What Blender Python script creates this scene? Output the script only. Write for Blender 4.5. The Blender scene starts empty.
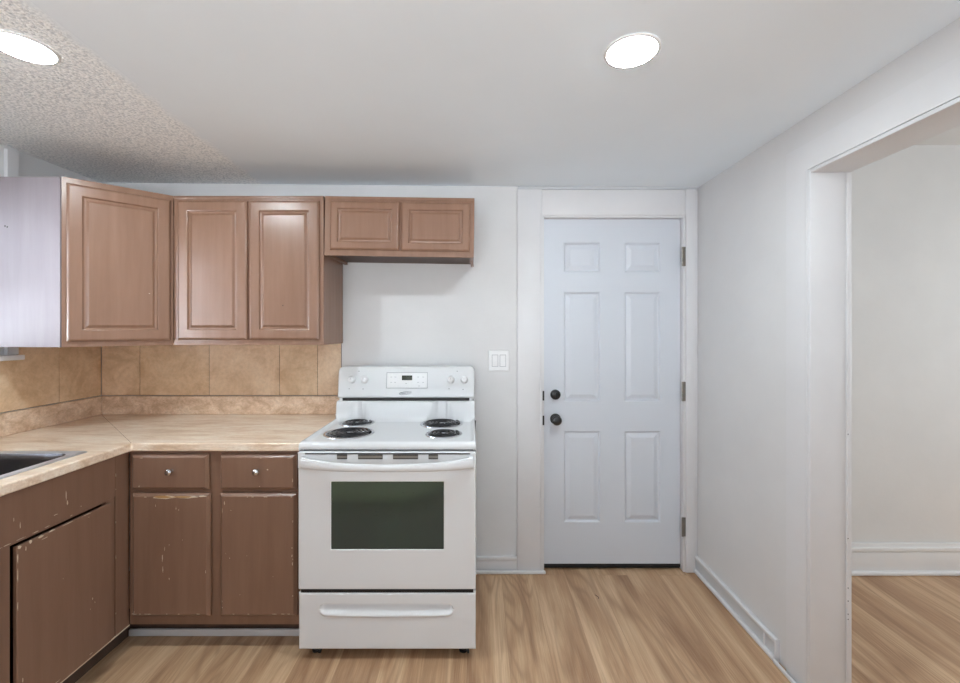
import bpy, bmesh, math, random
from mathutils import Vector, Matrix
random.seed(7)
S = bpy.context.scene
C = bpy.context.collection
PI = math.pi

# ------------------------------------------------------------------ camera, world, light, exposure
CAM_H = 1.42
cam_data = bpy.data.cameras.new('camera')
cam_data.sensor_width = 36.0
cam_data.lens = 427.0 / 960.0 * 36.0
cam_data.shift_x = 0.0005
cam_data.shift_y = -11.5 / 960.0
cam_data.clip_start = 0.02
cam = bpy.data.objects.new('camera', cam_data)
cam.location = (0, 0, CAM_H)
cam.rotation_euler = (PI / 2, 0, 0)
C.objects.link(cam)
S.camera = cam

S.view_settings.view_transform = 'Standard'
S.view_settings.look = 'None'
S.view_settings.gamma = 1.0
S.view_settings.use_curve_mapping = False
S.view_settings.exposure = 0.14
S.cycles.use_denoising = True
S.cycles.max_bounces = 10
S.cycles.diffuse_bounces = 7
S.cycles.glossy_bounces = 4
S.cycles.transmission_bounces = 6
S.cycles.sample_clamp_indirect = 8.0
S.cycles.caustics_reflective = False
S.cycles.caustics_refractive = False

w = bpy.data.worlds.new('sky')
S.world = w
w.use_nodes = True
w.node_tree.nodes['Background'].inputs['Color'].default_value = (0.75, 0.86, 1.0, 1)
w.node_tree.nodes['Background'].inputs['Strength'].default_value = 1.2


def area(name, loc, rot, sx, sy, power, col, spread=PI):
    l = bpy.data.lights.new(name, 'AREA')
    l.shape = 'RECTANGLE'
    l.size, l.size_y = sx, sy
    l.energy = power
    l.color = col
    l.spread = spread
    o = bpy.data.objects.new(name, l)
    o.location = loc
    o.rotation_euler = rot
    C.objects.link(o)
    return o


LAMP = 235.0      # emission of the two ceiling discs
# daylight just outside each window
area('daylight_sink_window', (-2.50, 1.16, 1.68), (0, -PI / 2, 0), 0.7, 1.35, 26, (0.80, 0.88, 1.0))
area('daylight_rear_window', (-0.4, -2.35, 1.50), (PI / 2, 0, 0), 3.0, 1.3, 14, (0.95, 0.97, 1.0))
area('daylight_side_room_window', (4.75, 0.8, 1.6), (0, PI / 2, 0), 1.4, 1.8, 50, (0.88, 0.96, 1.0))
# added fill lights outside the windows, tilted upward to brighten the ceiling
area('ceiling_fill_rear', (-0.4, -3.3, 0.60), (math.radians(108), 0, 0), 3.6, 1.0, 52, (0.90, 0.955, 1.0), math.radians(75))
area('ceiling_fill_sink', (-2.60, 1.10, 1.25), (0, -math.radians(123), 0), 0.6, 1.2, 215, (0.84, 0.93, 1.0))
sun_l = bpy.data.lights.new('sun', 'SUN')
sun_l.energy = 8.0
sun_l.angle = math.radians(1.0)
sun_l.color = (0.97, 0.97, 0.93)
sun = bpy.data.objects.new('sun', sun_l)
sun.rotation_euler = Vector((-0.72, 1.0, -0.94)).to_track_quat('-Z', 'Y').to_euler()
C.objects.link(sun)


# ------------------------------------------------------------------ materials
def srgb(r, g, b):
    def f(c):
        c /= 255.0
        return c / 12.92 if c <= 0.04045 else ((c + 0.055) / 1.055) ** 2.4
    return (f(r), f(g), f(b), 1.0)


class Mat:
    def __init__(self, name, col=(200, 200, 200), rough=0.5, metal=0.0, spec=0.5):
        m = bpy.data.materials.new(name)
        m.use_nodes = True
        self.m, self.nt = m, m.node_tree
        self.b = self.nt.nodes['Principled BSDF']
        self.b.inputs['Base Color'].default_value = srgb(*col)
        self.b.inputs['Roughness'].default_value = rough
        self.b.inputs['Metallic'].default_value = metal
        self.b.inputs['Specular IOR Level'].default_value = spec
        self.tc = None

    def n(self, t, **kw):
        nd = self.nt.nodes.new(t)
        for k, v in kw.items():
            if k.startswith('i_'):
                nd.inputs[k[2:].replace('_', ' ')].default_value = v
            else:
                setattr(nd, k, v)
        return nd

    def l(self, a, b):
        self.nt.links.new(a, b)

    def pos(self):
        if self.tc is None:
            self.tc = self.n('ShaderNodeNewGeometry')
        return self.tc.outputs['Position']

    def scaled(self, s, off=(0, 0, 0), rot=(0, 0, 0)):
        mp = self.n('ShaderNodeMapping')
        mp.inputs['Scale'].default_value = s
        mp.inputs['Location'].default_value = off
        mp.inputs['Rotation'].default_value = rot
        self.l(self.pos(), mp.inputs['Vector'])
        return mp.outputs['Vector']

    def noise(self, vec, scale=1.0, detail=4.0, rough=0.5, dist=0.0):
        nz = self.n('ShaderNodeTexNoise')
        nz.inputs['Scale'].default_value = scale
        nz.inputs['Detail'].default_value = detail
        nz.inputs['Roughness'].default_value = rough
        nz.inputs['Distortion'].default_value = dist
        self.l(vec, nz.inputs['Vector'])
        return nz.outputs['Fac']

    def ramp(self, fac, stops):
        r = self.n('ShaderNodeValToRGB')
        el = r.color_ramp.elements
        while len(el) < len(stops):
            el.new(0.5)
        for e, (p, c) in zip(el, stops):
            e.position = p
            e.color = c if len(c) == 4 else srgb(*c)
        self.l(fac, r.inputs['Fac'])
        return r.outputs['Color']

    def mix(self, fac, a, b, mode='MIX'):
        mx = self.n('ShaderNodeMix', data_type='RGBA', blend_type=mode)
        for sock, v in ((mx.inputs[0], fac), (mx.inputs[6], a), (mx.inputs[7], b)):
            if isinstance(v, (float, int)):
                sock.default_value = v
            elif isinstance(v, tuple):
                sock.default_value = v
            else:
                self.l(v, sock)
        return mx.outputs[2]

    def math(self, op, a, b=0.0, c=0.0, clamp=False):
        mt = self.n('ShaderNodeMath', operation=op, use_clamp=clamp)
        for sock, v in zip(mt.inputs, (a, b, c)):
            if isinstance(v, (float, int)):
                sock.default_value = v
            else:
                self.l(v, sock)
        return mt.outputs[0]

    def bump(self, h, strength=0.3, dist=0.002):
        bp = self.n('ShaderNodeBump')
        bp.inputs['Strength'].default_value = strength
        bp.inputs['Distance'].default_value = dist
        self.l(h, bp.inputs['Height'])
        self.l(bp.outputs['Normal'], self.b.inputs['Normal'])

    def color(self, c):
        self.l(c, self.b.inputs['Base Color'])


def wall_paint(name, col, rough=0.55, bump=0.25):
    M = Mat(name, col, rough, spec=0.3)
    f = M.noise(M.scaled((1, 1, 1)), 2.2, 5, 0.6)
    c2 = tuple(max(0, v - 7) for v in col)
    M.color(M.ramp(f, [(0.3, c2), (0.7, col)]))
    h = M.noise(M.scaled((1, 1, 1)), 38, 5, 0.6)
    M.bump(h, bump, 0.0025)
    return M.m


m_wall = wall_paint('white wall paint', (221, 221, 222))
m_wall2 = wall_paint('side room wall paint', (226, 226, 225))
m_trim = wall_paint('white trim gloss', (223, 223, 225), 0.35, 0.08)
m_sidetrim = wall_paint('side room white trim', (234, 234, 234), 0.35, 0.05)
m_grey = wall_paint('grey flat of the baseboard', (205, 208, 212), 0.4, 0.05)

# ceiling: smooth board on the right, sprayed popcorn to the left of the joint
M = Mat('ceiling paint', (230,230,229), 0.8, spec=0.2)
sep = M.n('ShaderNodeSeparateXYZ')
M.l(M.pos(), sep.inputs[0])
t1 = M.math('MULTIPLY_ADD', sep.outputs['Y'], 0.0655, 1.172 - 0.0655 * 1.113)
sx = M.math('ADD', sep.outputs['X'], t1)                       # 0 on the joint, negative on the popcorn side
wob = M.noise(M.scaled((1, 1, 1)), 14, 3)
wsx = M.math('MULTIPLY_ADD', wob, 0.05, sx)
mask = M.math('MULTIPLY_ADD', wsx, -22.0, 0.6, clamp=True)
pop = M.n('ShaderNodeTexVoronoi')
pop.inputs['Scale'].default_value = 85
pop.inputs['Randomness'].default_value = 1.0
M.l(M.scaled((1, 1, 1)), pop.inputs['Vector'])
pn = M.noise(M.scaled((1, 1, 1)), 105, 2, 0.6)
ph = M.math('SUBTRACT', pn, M.math('MULTIPLY', pop.outputs['Distance'], 0.9))
ph = M.math('MULTIPLY', ph, mask)
ridge = M.math('SUBTRACT', 1.0, M.math('MULTIPLY', M.math('ABSOLUTE', sx), 260.0, clamp=True))
ridge2 = M.math('SUBTRACT', 1.0, M.math('MULTIPLY', M.math('ABSOLUTE', M.math('ADD', sx, 0.055)), 200.0, clamp=True))
fine = M.math('MULTIPLY', M.noise(M.scaled((1, 2.5, 1)), 30, 5, 0.6), 0.05)
hh = M.math('ADD', M.math('ADD', ph, fine), M.math('MULTIPLY', M.math('ADD', ridge, ridge2), 0.12))
M.bump(hh, 1.0, 0.0024)
var = M.noise(M.scaled((1, 1, 1)), 1.7, 4)
base = M.ramp(var, [(0.3, (229, 237, 243)), (0.7, (234, 242, 248))])
grit = M.ramp(pn, [(0.36, (212, 218, 222)), (0.56, (253, 255, 255))])
M.color(M.mix(M.math('MULTIPLY', mask, 0.85), base, grit))
m_ceil = M.m

# floor: oak plank vinyl, boards along Y
M = Mat('oak plank floor', (190, 150, 112), 0.42, spec=0.4)
sep = M.n('ShaderNodeSeparateXYZ')
M.l(M.pos(), sep.inputs[0])
cmb = M.n('ShaderNodeCombineXYZ')
M.l(sep.outputs['Y'], cmb.inputs['X'])
M.l(sep.outputs['X'], cmb.inputs['Y'])
mp = M.n('ShaderNodeMapping')
mp.inputs['Location'].default_value = (-0.18, 0.055, 0)
M.l(cmb.outputs[0], mp.inputs['Vector'])
br = M.n('ShaderNodeTexBrick')
br.offset = 0.12
br.offset_frequency = 2
br.inputs['Scale'].default_value = 1.0
br.inputs['Brick Width'].default_value = 1.22
br.inputs['Row Height'].default_value = 0.182
br.inputs['Mortar Size'].default_value = 0.0012
br.inputs['Mortar Smooth'].default_value = 0.4
br.inputs['Color1'].default_value = (0, 0, 0, 1)
br.inputs['Color2'].default_value = (1, 1, 1, 1)
br.inputs['Mortar'].default_value = (0.5, 0.5, 0.5, 1)
M.l(mp.outputs['Vector'], br.inputs['Vector'])
rnd = br.outputs['Color']
shift = M.n('ShaderNodeVectorMath', operation='MULTIPLY_ADD')
M.l(rnd, shift.inputs[0])
shift.inputs[1].default_value = (7.3, 3.1, 11.0)
M.l(M.pos(), shift.inputs[2])


def fl(scale, ns, det, rg=0.55, dist=0.0):
    mq = M.n('ShaderNodeMapping')
    mq.inputs['Scale'].default_value = scale
    M.l(shift.outputs[0], mq.inputs['Vector'])
    return M.noise(mq.outputs['Vector'], ns, det, rg, dist)


broad = fl((9.0, 0.9, 1), 1.0, 4, 0.55, 0.8)
grain = fl((95, 3.0, 1), 1.0, 6, 0.7, 0.4)
fine_g = fl((240, 6.0, 1), 1.0, 3, 0.7)
patch = fl((5, 1.3, 1), 1.0, 2)
fig = fl((4.2, 0.42, 1), 1.0, 1.5, 0.45, 0.35)
wav = M.math('MULTIPLY_ADD', M.math('SINE', M.math('MULTIPLY', fig, 150.0)), 0.5, 0.5)
c1 = M.ramp(broad, [(0.32, (152, 116, 87)), (0.48, (187, 152, 118)), (0.66, (214, 182, 147))])
gm = M.ramp(grain, [(0.38, (255, 255, 255)), (0.58, (0, 0, 0))])
c2 = M.mix(M.math('MULTIPLY', gm, 0.30), c1, srgb(150, 113, 83), 'MIX')
c2 = M.mix(M.math('MULTIPLY', M.ramp(fine_g, [(0.45, (0, 0, 0)), (0.7, (255, 255, 255))]), 0.20), c2, srgb(232, 206, 176))
pm = M.ramp(patch, [(0.45, (0, 0, 0)), (0.6, (255, 255, 255))])
wf = M.math('MULTIPLY', M.math('POWER', wav, 3.0), pm)
c3 = M.mix(M.math('MULTIPLY', wf, 0.38), c2, srgb(126, 92, 67))
tint = M.mix(M.math('MULTIPLY', rnd, 0.22), c3, srgb(172, 134, 103))
c4 = M.mix(M.math('MULTIPLY', br.outputs['Fac'], 0.25), tint, srgb(120, 86, 60))
M.color(c4)
M.bump(M.math('SUBTRACT', M.math('MULTIPLY', grain, 0.2), br.outputs['Fac']), 0.25, 0.0012)
m_floor = M.m


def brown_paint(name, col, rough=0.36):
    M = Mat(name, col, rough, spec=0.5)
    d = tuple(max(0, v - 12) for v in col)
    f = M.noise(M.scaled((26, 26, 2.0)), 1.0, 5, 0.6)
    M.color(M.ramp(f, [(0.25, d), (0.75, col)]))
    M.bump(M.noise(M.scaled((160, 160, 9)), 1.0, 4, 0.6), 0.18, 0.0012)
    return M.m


m_brown = brown_paint('brown cabinet paint', (146, 113, 94), 0.27)
m_brown_shaded = brown_paint('worn brown paint with shade painted in', (136, 106, 88), 0.33)  # same brown as the upper cabinets, darkened for the dimmer light below
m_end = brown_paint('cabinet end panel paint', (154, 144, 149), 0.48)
m_gap = Mat('dark cabinet interior', (34, 26, 22), 0.8).m
m_chip = Mat('bare primer under chipped paint', (214, 200, 178), 0.7).m
m_wood = Mat('bare wood under chipped paint', (178, 138, 88), 0.7).m
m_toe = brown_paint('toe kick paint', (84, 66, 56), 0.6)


def stone(name, a, b, c, sc=(1, 1, 1), s=5, rough=0.3, dk=0.22):
    M = Mat(name, b, rough, spec=0.5)
    f = M.noise(M.scaled(sc), s, 8, 0.68, 0.5)
    g = M.ramp(M.noise(M.scaled(sc), s * 7, 5, 0.8), [(0.42, (0, 0, 0)), (0.66, (255, 255, 255))])
    col = M.ramp(f, [(0.36, a), (0.5, b), (0.64, c)])
    col = M.mix(M.math('MULTIPLY', g, dk), col, srgb(*[int(v * 0.86) for v in a]))
    M.color(col)
    return M.m


m_counter = stone('travertine look laminate', (214, 186, 158), (236, 215, 193), (246, 233, 216), (1.4, 6.0, 6.0), 3.2, 0.33, 0.35)
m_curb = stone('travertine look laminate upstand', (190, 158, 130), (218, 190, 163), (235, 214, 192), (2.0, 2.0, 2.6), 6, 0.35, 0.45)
m_tile = stone('tan stone tile', (204, 170, 134), (221, 191, 157), (231, 205, 174), (1, 1, 1), 7, 0.34, 0.3)
m_tile_b = stone('pale stone tile', (206, 173, 139), (224, 195, 163), (233, 208, 179), (1, 1, 1), 7, 0.34, 0.3)
m_grout = Mat('brown grout', (98, 70, 50), 0.8).m
m_white = Mat('white stove enamel', (219, 221, 223), 0.26, spec=0.5).m
m_whitep = Mat('white plastic', (232, 233, 234), 0.35).m
m_slot = Mat('dark vent slot', (34, 31, 30), 0.6).m
m_black = Mat('black metal', (18, 18, 19), 0.32, spec=0.6).m
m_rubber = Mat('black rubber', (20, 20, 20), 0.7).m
m_coil = Mat('dark coil element', (44, 44, 47), 0.30, 0.6).m
m_chrome = Mat('chrome', (205, 206, 210), 0.16, 1.0).m
m_pan = Mat('drip pan bowl', (128, 127, 128), 0.25, 1.0).m
m_steel = Mat('brushed stainless steel', (214, 216, 220), 0.42, 0.9).m
m_bowl = Mat('sink bowl steel with shade painted in', (88, 88, 92), 0.34, 1.0).m  # same stainless as the rim, darkened for the bowl's shade and dark reflections
m_hinge = Mat('satin nickel hinge', (142, 136, 128), 0.35, 0.9).m
m_disp = Mat('display glass', (44, 48, 34), 0.2).m
m_ink = Mat('grey print', (120, 122, 126), 0.5).m
m_emb = Mat('emblem grey', (128, 130, 136), 0.3, 0.6).m
m_groove = Mat('keypad groove', (176, 178, 182), 0.4).m
M = Mat('entry door paint', (208, 213, 221), 0.38, spec=0.45)
M.bump(M.noise(M.scaled((90, 90, 5)), 1.0, 4, 0.6), 0.08, 0.001)
m_door = M.m
M = Mat('oven glass', (12, 14, 13), 0.10, spec=0.6)
M.b.inputs['Specular Tint'].default_value = (0.42, 1.0, 0.70, 1)
M.b.inputs['IOR'].default_value = 1.5
# faint screen-printed mesh in the glass
chk = M.n('ShaderNodeTexNoise')
chk.inputs['Scale'].default_value = 1
chk.inputs['Detail'].default_value = 2
M.l(M.scaled((90, 1, 7)), chk.inputs['Vector'])
chk2 = M.noise(M.scaled((7, 1, 110)), 1.0, 2)
mm = M.math('ADD', chk.outputs['Fac'], chk2)
M.l(M.math('MULTIPLY_ADD', mm, 0.07, 0.02), M.b.inputs['Roughness'])
M.color(M.ramp(mm, [(0.35, (0.016, 0.016, 0.016, 1)), (0.75, (0.048, 0.046, 0.046, 1))]))
m_glass_oven = M.m
M = Mat('window glass', (255, 255, 255), 0.0)
M.b.inputs['Transmission Weight'].default_value = 1.0
M.b.inputs['IOR'].default_value = 1.01
m_glass = M.m


def emit(name, col, s):
    M = Mat(name, (255, 255, 255), 0.5)
    M.b.inputs['Emission Color'].default_value = srgb(*col)
    M.b.inputs['Emission Strength'].default_value = s
    return M.m


m_lamp = emit('glowing lamp diffuser', (236, 249, 255), LAMP)

# ------------------------------------------------------------------ mesh helpers
ROOT = {}


class MB:
    def __init__(self):
        self.bm = bmesh.new()
        self.slots = []

    def box(self, x0, x1, y0, y1, z0, z1, bev=0.0, seg=2, mi=0):
        t = bmesh.new()
        bmesh.ops.create_cube(t, size=1.0)
        for v in t.verts:
            v.co = Vector(((x0 + x1) / 2 + v.co.x * (x1 - x0), (y0 + y1) / 2 + v.co.y * (y1 - y0), (z0 + z1) / 2 + v.co.z * (z1 - z0)))
        if bev > 0:
            bmesh.ops.bevel(t, geom=list(t.edges), offset=bev, segments=seg, affect='EDGES', profile=0.5)
        self.merge(t, mi)
        return self

    def merge(self, t, mi=0, mat=None):
        bmesh.ops.recalc_face_normals(t, faces=list(t.faces))
        vm = {}
        for v in t.verts:
            vm[v] = self.bm.verts.new(mat @ v.co if mat else v.co)
        for f in t.faces:
            try:
                nf = self.bm.faces.new([vm[v] for v in f.verts])
                nf.material_index = mi if mi else f.material_index
            except ValueError:
                pass
        t.free()

    def prism(self, pts, axis, a0, a1, bev=0.0, mi=0, seg=2):
        """closed polygon pts (2D) extruded along axis ('x': pts are (y,z); 'y': (x,z); 'z': (x,y))"""
        t = bmesh.new()

        def P(p, a):
            return {'x': Vector((a, p[0], p[1])), 'y': Vector((p[0], a, p[1])), 'z': Vector((p[0], p[1], a))}[axis]
        A = [t.verts.new(P(p, a0)) for p in pts]
        B = [t.verts.new(P(p, a1)) for p in pts]
        t.faces.new(A)
        t.faces.new(list(reversed(B)))
        n = len(pts)
        for i in range(n):
            t.faces.new([A[i], A[(i + 1) % n], B[(i + 1) % n], B[i]])
        if bev > 0:
            bmesh.ops.bevel(t, geom=list(t.edges), offset=bev, segments=seg, affect='EDGES', profile=0.5)
        self.merge(t, mi)
        return self

    def tube(self, pts, r, seg=10, mi=0, sz=1.0, closed=False):
        t = bmesh.new()
        rings = []
        n = len(pts)
        for i, p in enumerate(pts):
            p = Vector(p)
            if closed:
                d = Vector(pts[(i + 1) % n]) - Vector(pts[i - 1])
            else:
                d = Vector(pts[min(i + 1, n - 1)]) - Vector(pts[max(i - 1, 0)])
            d.normalize()
            up = Vector((0, 0, 1)) if abs(d.z) < 0.9 else Vector((0, 1, 0))
            s = d.cross(up).normalized()
            u = s.cross(d).normalized()
            rr = r[i] if isinstance(r, (list, tuple)) else r
            rings.append([t.verts.new(p + s * math.cos(2 * PI * k / seg) * rr + u * math.sin(2 * PI * k / seg) * rr * sz) for k in range(seg)])
        m = n if closed else n - 1
        for i in range(m):
            a, b = rings[i], rings[(i + 1) % n]
            for k in range(seg):
                t.faces.new([a[k], a[(k + 1) % seg], b[(k + 1) % seg], b[k]])
        if not closed:
            t.faces.new(rings[0])
            t.faces.new(list(reversed(rings[-1])))
        self.merge(t, mi)
        return self

    def lathe(self, prof, base, axis, seg=32, mi=0):
        """prof: list of (radius, distance along axis)"""
        t = bmesh.new()
        ax = Vector(axis).normalized()
        up = Vector((0, 0, 1)) if abs(ax.z) < 0.9 else Vector((1, 0, 0))
        s = ax.cross(up).normalized()
        u = s.cross(ax).normalized()
        base = Vector(base)
        rings = []
        for r, d in prof:
            if r < 1e-6:
                rings.append([t.verts.new(base + ax * d)])
            else:
                rings.append([t.verts.new(base + ax * d + s * math.cos(2 * PI * k / seg) * r + u * math.sin(2 * PI * k / seg) * r) for k in range(seg)])
        for a, b in zip(rings, rings[1:]):
            for k in range(seg):
                if len(a) == 1 and len(b) == 1:
                    continue
                if len(a) == 1:
                    t.faces.new([a[0], b[k], b[(k + 1) % seg]])
                elif len(b) == 1:
                    t.faces.new([a[k], b[0], a[(k + 1) % seg]])
                else:
                    t.faces.new([a[k], a[(k + 1) % seg], b[(k + 1) % seg], b[k]])
        if len(rings[0]) > 1:
            t.faces.new(rings[0])
        if len(rings[-1]) > 1:
            t.faces.new(rings[-1])
        self.merge(t, mi)
        return self

    def plate(self, F, us, vs, inside, d0, d1, mi=0):
        """solid plate in frame F(u,v,d) made of grid cells with holes"""
        t = bmesh.new()
        cache = {}

        def V(i, j, d):
            k = (i, j, d)
            if k not in cache:
                cache[k] = t.verts.new(F(us[i], vs[j], d))
            return cache[k]
        nu, nv = len(us) - 1, len(vs) - 1
        ins = [[inside((us[i] + us[i + 1]) / 2, (vs[j] + vs[j + 1]) / 2) for j in range(nv)] for i in range(nu)]
        ok = lambda i, j: 0 <= i < nu and 0 <= j < nv and ins[i][j]
        for i in range(nu):
            for j in range(nv):
                if not ins[i][j]:
                    continue
                for d in (d0, d1):
                    t.faces.new([V(i, j, d), V(i + 1, j, d), V(i + 1, j + 1, d), V(i, j + 1, d)])
                if not ok(i - 1, j):
                    t.faces.new([V(i, j, d0), V(i, j, d1), V(i, j + 1, d1), V(i, j + 1, d0)])
                if not ok(i + 1, j):
                    t.faces.new([V(i + 1, j, d0), V(i + 1, j, d1), V(i + 1, j + 1, d1), V(i + 1, j + 1, d0)])
                if not ok(i, j - 1):
                    t.faces.new([V(i, j, d0), V(i, j, d1), V(i + 1, j, d1), V(i + 1, j, d0)])
                if not ok(i, j + 1):
                    t.faces.new([V(i, j + 1, d0), V(i, j + 1, d1), V(i + 1, j + 1, d1), V(i + 1, j + 1, d0)])
        self.merge(t, mi)
        return self

    def rings(self, F, u0, u1, v0, v1, prof, mi=0, back=None, cap=True):
        """nested rectangles: prof = [(inset, height)]; back = depth of the rear face"""
        t = bmesh.new()
        R = []
        pr = list(prof)
        if back is not None:
            pr = [(prof[0][0], back)] + pr
        for ins, d in pr:
            R.append([t.verts.new(F(u, v, d)) for u, v in ((u0 + ins, v0 + ins), (u1 - ins, v0 + ins), (u1 - ins, v1 - ins), (u0 + ins, v1 - ins))])
        for a, b in zip(R, R[1:]):
            for k in range(4):
                t.faces.new([a[k], a[(k + 1) % 4], b[(k + 1) % 4], b[k]])
        if cap:
            t.faces.new(R[-1])
        if back is not None:
            t.faces.new(R[0])
        self.merge(t, mi)
        return self

    def hfield(self, F, us, vs, fn, back, mi=0):
        t = bmesh.new()
        g = [[t.verts.new(F(u, v, fn(u, v))) for v in vs] for u in us]
        for i in range(len(us) - 1):
            for j in range(len(vs) - 1):
                t.faces.new([g[i][j], g[i + 1][j], g[i + 1][j + 1], g[i][j + 1]])
        loop = [(i, 0) for i in range(len(us))] + [(len(us) - 1, j) for j in range(1, len(vs))] + \
               [(i, len(vs) - 1) for i in range(len(us) - 2, -1, -1)] + [(0, j) for j in range(len(vs) - 2, 0, -1)]
        bk = [t.verts.new(F(us[i], vs[j], back)) for i, j in loop]
        n = len(loop)
        for k in range(n):
            a, b = loop[k], loop[(k + 1) % n]
            t.faces.new([g[a[0]][a[1]], g[b[0]][b[1]], bk[(k + 1) % n], bk[k]])
        t.faces.new(bk)
        self.merge(t, mi)
        return self

    def blob(self, F, pts, d0, d1, mi):
        """thin polygon"""
        t = bmesh.new()
        A = [t.verts.new(F(u, v, d1)) for u, v in pts]
        B = [t.verts.new(F(u, v, d0)) for u, v in pts]
        t.faces.new(A)
        n = len(pts)
        for i in range(n):
            t.faces.new([A[i], A[(i + 1) % n], B[(i + 1) % n], B[i]])
        self.merge(t, mi)

    def build(self, name, mats, parent=None, smooth=None):
        me = bpy.data.meshes.new(name)
        off = ROOT.get(parent.name, Vector()) if parent else Vector()
        if off.length > 0:
            for v in self.bm.verts:
                v.co -= off
        self.bm.to_mesh(me)
        self.bm.free()
        for m in (mats if isinstance(mats, (list, tuple)) else [mats]):
            me.materials.append(m)
        if smooth is not None:
            for p in me.polygons:
                p.use_smooth = True
            try:
                me.set_sharp_from_angle(angle=math.radians(smooth))
            except Exception:
                pass
        o = bpy.data.objects.new(name, me)
        C.objects.link(o)
        if parent:
            o.parent = parent
            ROOT[o.name] = off
        return o


def thing(name, label, cat, loc, group=None):
    o = bpy.data.objects.new(name, None)
    o.empty_display_size = 0.1
    o.location = loc
    C.objects.link(o)
    o['label'] = label
    o['category'] = cat
    if group:
        o['group'] = group
    ROOT[o.name] = Vector(loc)
    return o


def tag(o, label, cat, group=None):
    o['label'] = label
    o['category'] = cat
    if group:
        o['group'] = group
    return o


def struct(o, label=None, cat=None):
    o['kind'] = 'structure'
    if label:
        o['label'] = label
        o['category'] = cat or 'wall'
    return o


def FXZ(y):            # frame facing -Y (towards the camera): u = x, v = z, d outwards
    return lambda u, v, d: Vector((u, y - d, v))


def FYZ(x, s):         # frame facing +X (s=1) or -X (s=-1): u = y, v = z
    return lambda u, v, d: Vector((x + s * d, u, v))


def FXY(z):            # facing up
    return lambda u, v, d: Vector((u, v, z + d))


def frame3(o, uax, nax):
    o, uax, nax = Vector(o), Vector(uax).normalized(), Vector(nax).normalized()
    return lambda u, v, d: o + uax * u + Vector((0, 0, v)) + nax * d


# ------------------------------------------------------------------ room shell
YB = 2.515      # back wall
XL = -2.229     # left wall
XR = 1.281      # right wall, kitchen face
XR2 = 1.412     # right wall, far face
YF = -2.0       # wall behind the camera


def ceil_z(x):
    return 2.288 + (2.254 - 2.288) * (x - XL) / (XR - XL)


XE = 4.5
b = MB()
b.box(XL - 0.2, XE + 0.1, YF - 0.2, YB + 0.25, -0.1, 0.0)
struct(b.build('floor', m_floor), 'tan oak plank floor running away under the stove and door', 'floor')

b = MB()
t = bmesh.new()
x0, x1 = XL - 0.15, XR + 0.1
vs = [t.verts.new((x, y, ceil_z(x) + dz)) for dz in (0, 0.12) for x, y in ((x0, YF - 0.15), (x1, YF - 0.15), (x1, YB + 0.15), (x0, YB + 0.15))]
for f in ((0, 1, 2, 3), (4, 5, 6, 7), (0, 1, 5, 4), (1, 2, 6, 5), (2, 3, 7, 6), (3, 0, 4, 7)):
    t.faces.new([vs[i] for i in f])
b.merge(t)
struct(b.build('ceiling', m_ceil), 'white ceiling with a popcorn textured area at the left', 'ceiling')

# back wall with the entry door hole
HX0, HX1, HZ1 = 0.362, 1.210, 2.092
b = MB()
b.plate(FXZ(YB), [XL - 0.15, HX0, HX1, XR + 0.1], [0, HZ1, 2.40], lambda u, v: not (HX0 < u < HX1 and v < HZ1), -0.14, 0.0)
struct(b.build('wall_back', m_wall), 'white wall behind the stove', 'wall')

# left wall with the sink window hole
WY0, WY1, WZ0, WZ1 = 0.45, 1.87, 1.30, 2.06
b = MB()
b.plate(FYZ(XL, 1), [YF - 0.15, WY0, WY1, YB], [0, WZ0, WZ1, 2.40], lambda u, v: not (WY0 < u < WY1 and WZ0 < v < WZ1), -0.14, 0.0)
struct(b.build('wall_left', m_wall))

# right wall with the cased opening
OY0, OY1, OZ = 0.15, 1.657, 2.040
b = MB()
b.plate(FYZ(XR, -1), [YF - 0.15, OY0, OY1, YB], [0, OZ, 2.34], lambda u, v: not (OY0 < u < OY1 and v < OZ), -(XR2 - XR), 0.0)
struct(b.build('wall_right', m_wall), 'white wall to the right of the entry door, with a wide opening', 'wall')

# wall behind the camera with a window
FX0, FX1, FZ0, FZ1 = -1.85, 1.05, 0.88, 2.10
b = MB()
b.plate(lambda u, v, d: Vector((u, YF + d, v)), [XL - 0.15, FX0, FX1, XE], [0, FZ0, FZ1, 2.6],
        lambda u, v: not (FX0 < u < FX1 and FZ0 < v < FZ1), -0.14, 0.0)
struct(b.build('wall_front', m_wall))

# side room behind the opening
b = MB()
b.box(XR2, XE + 0.1, YB - 0.02, YB + 0.12, 0, 2.60)
struct(b.build('wall_side_room', m_wall2), 'white wall of the side room seen through the opening', 'wall')
b = MB()
b.plate(FYZ(XE, -1), [YF - 0.15, 0.0, 1.6, YB - 0.02], [0, 0.9, 2.15, 2.6], lambda u, v: not (0.0 < u < 1.6 and 0.9 < v < 2.15), -0.12, 0.0)
struct(b.build('wall_side_room_right', m_wall2))
b = MB()
b.box(XR2 - 0.02, XE + 0.1, YF - 0.15, YB + 0.1, 2.50, 2.60)
struct(b.build('ceiling_side_room', m_wall2))
b = MB()
b.box(XR2, XE, YB - 0.036, YB - 0.0205, 0.012, 0.128, 0.002)
b.box(XR2, XE, YB - 0.044, YB - 0.0205, 0.135, 0.160, 0.005, 3)
b.box(XR2, XE, YB - 0.034, YB - 0.0205, 0.128, 0.180, 0.004)
b.box(XR2, XE, YB - 0.054, YB - 0.0205, 0.0, 0.022, 0.007, 3)
struct(b.build('baseboard_side_room', m_sidetrim, smooth=40), 'tall white baseboard along the side room wall', 'baseboard')

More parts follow.
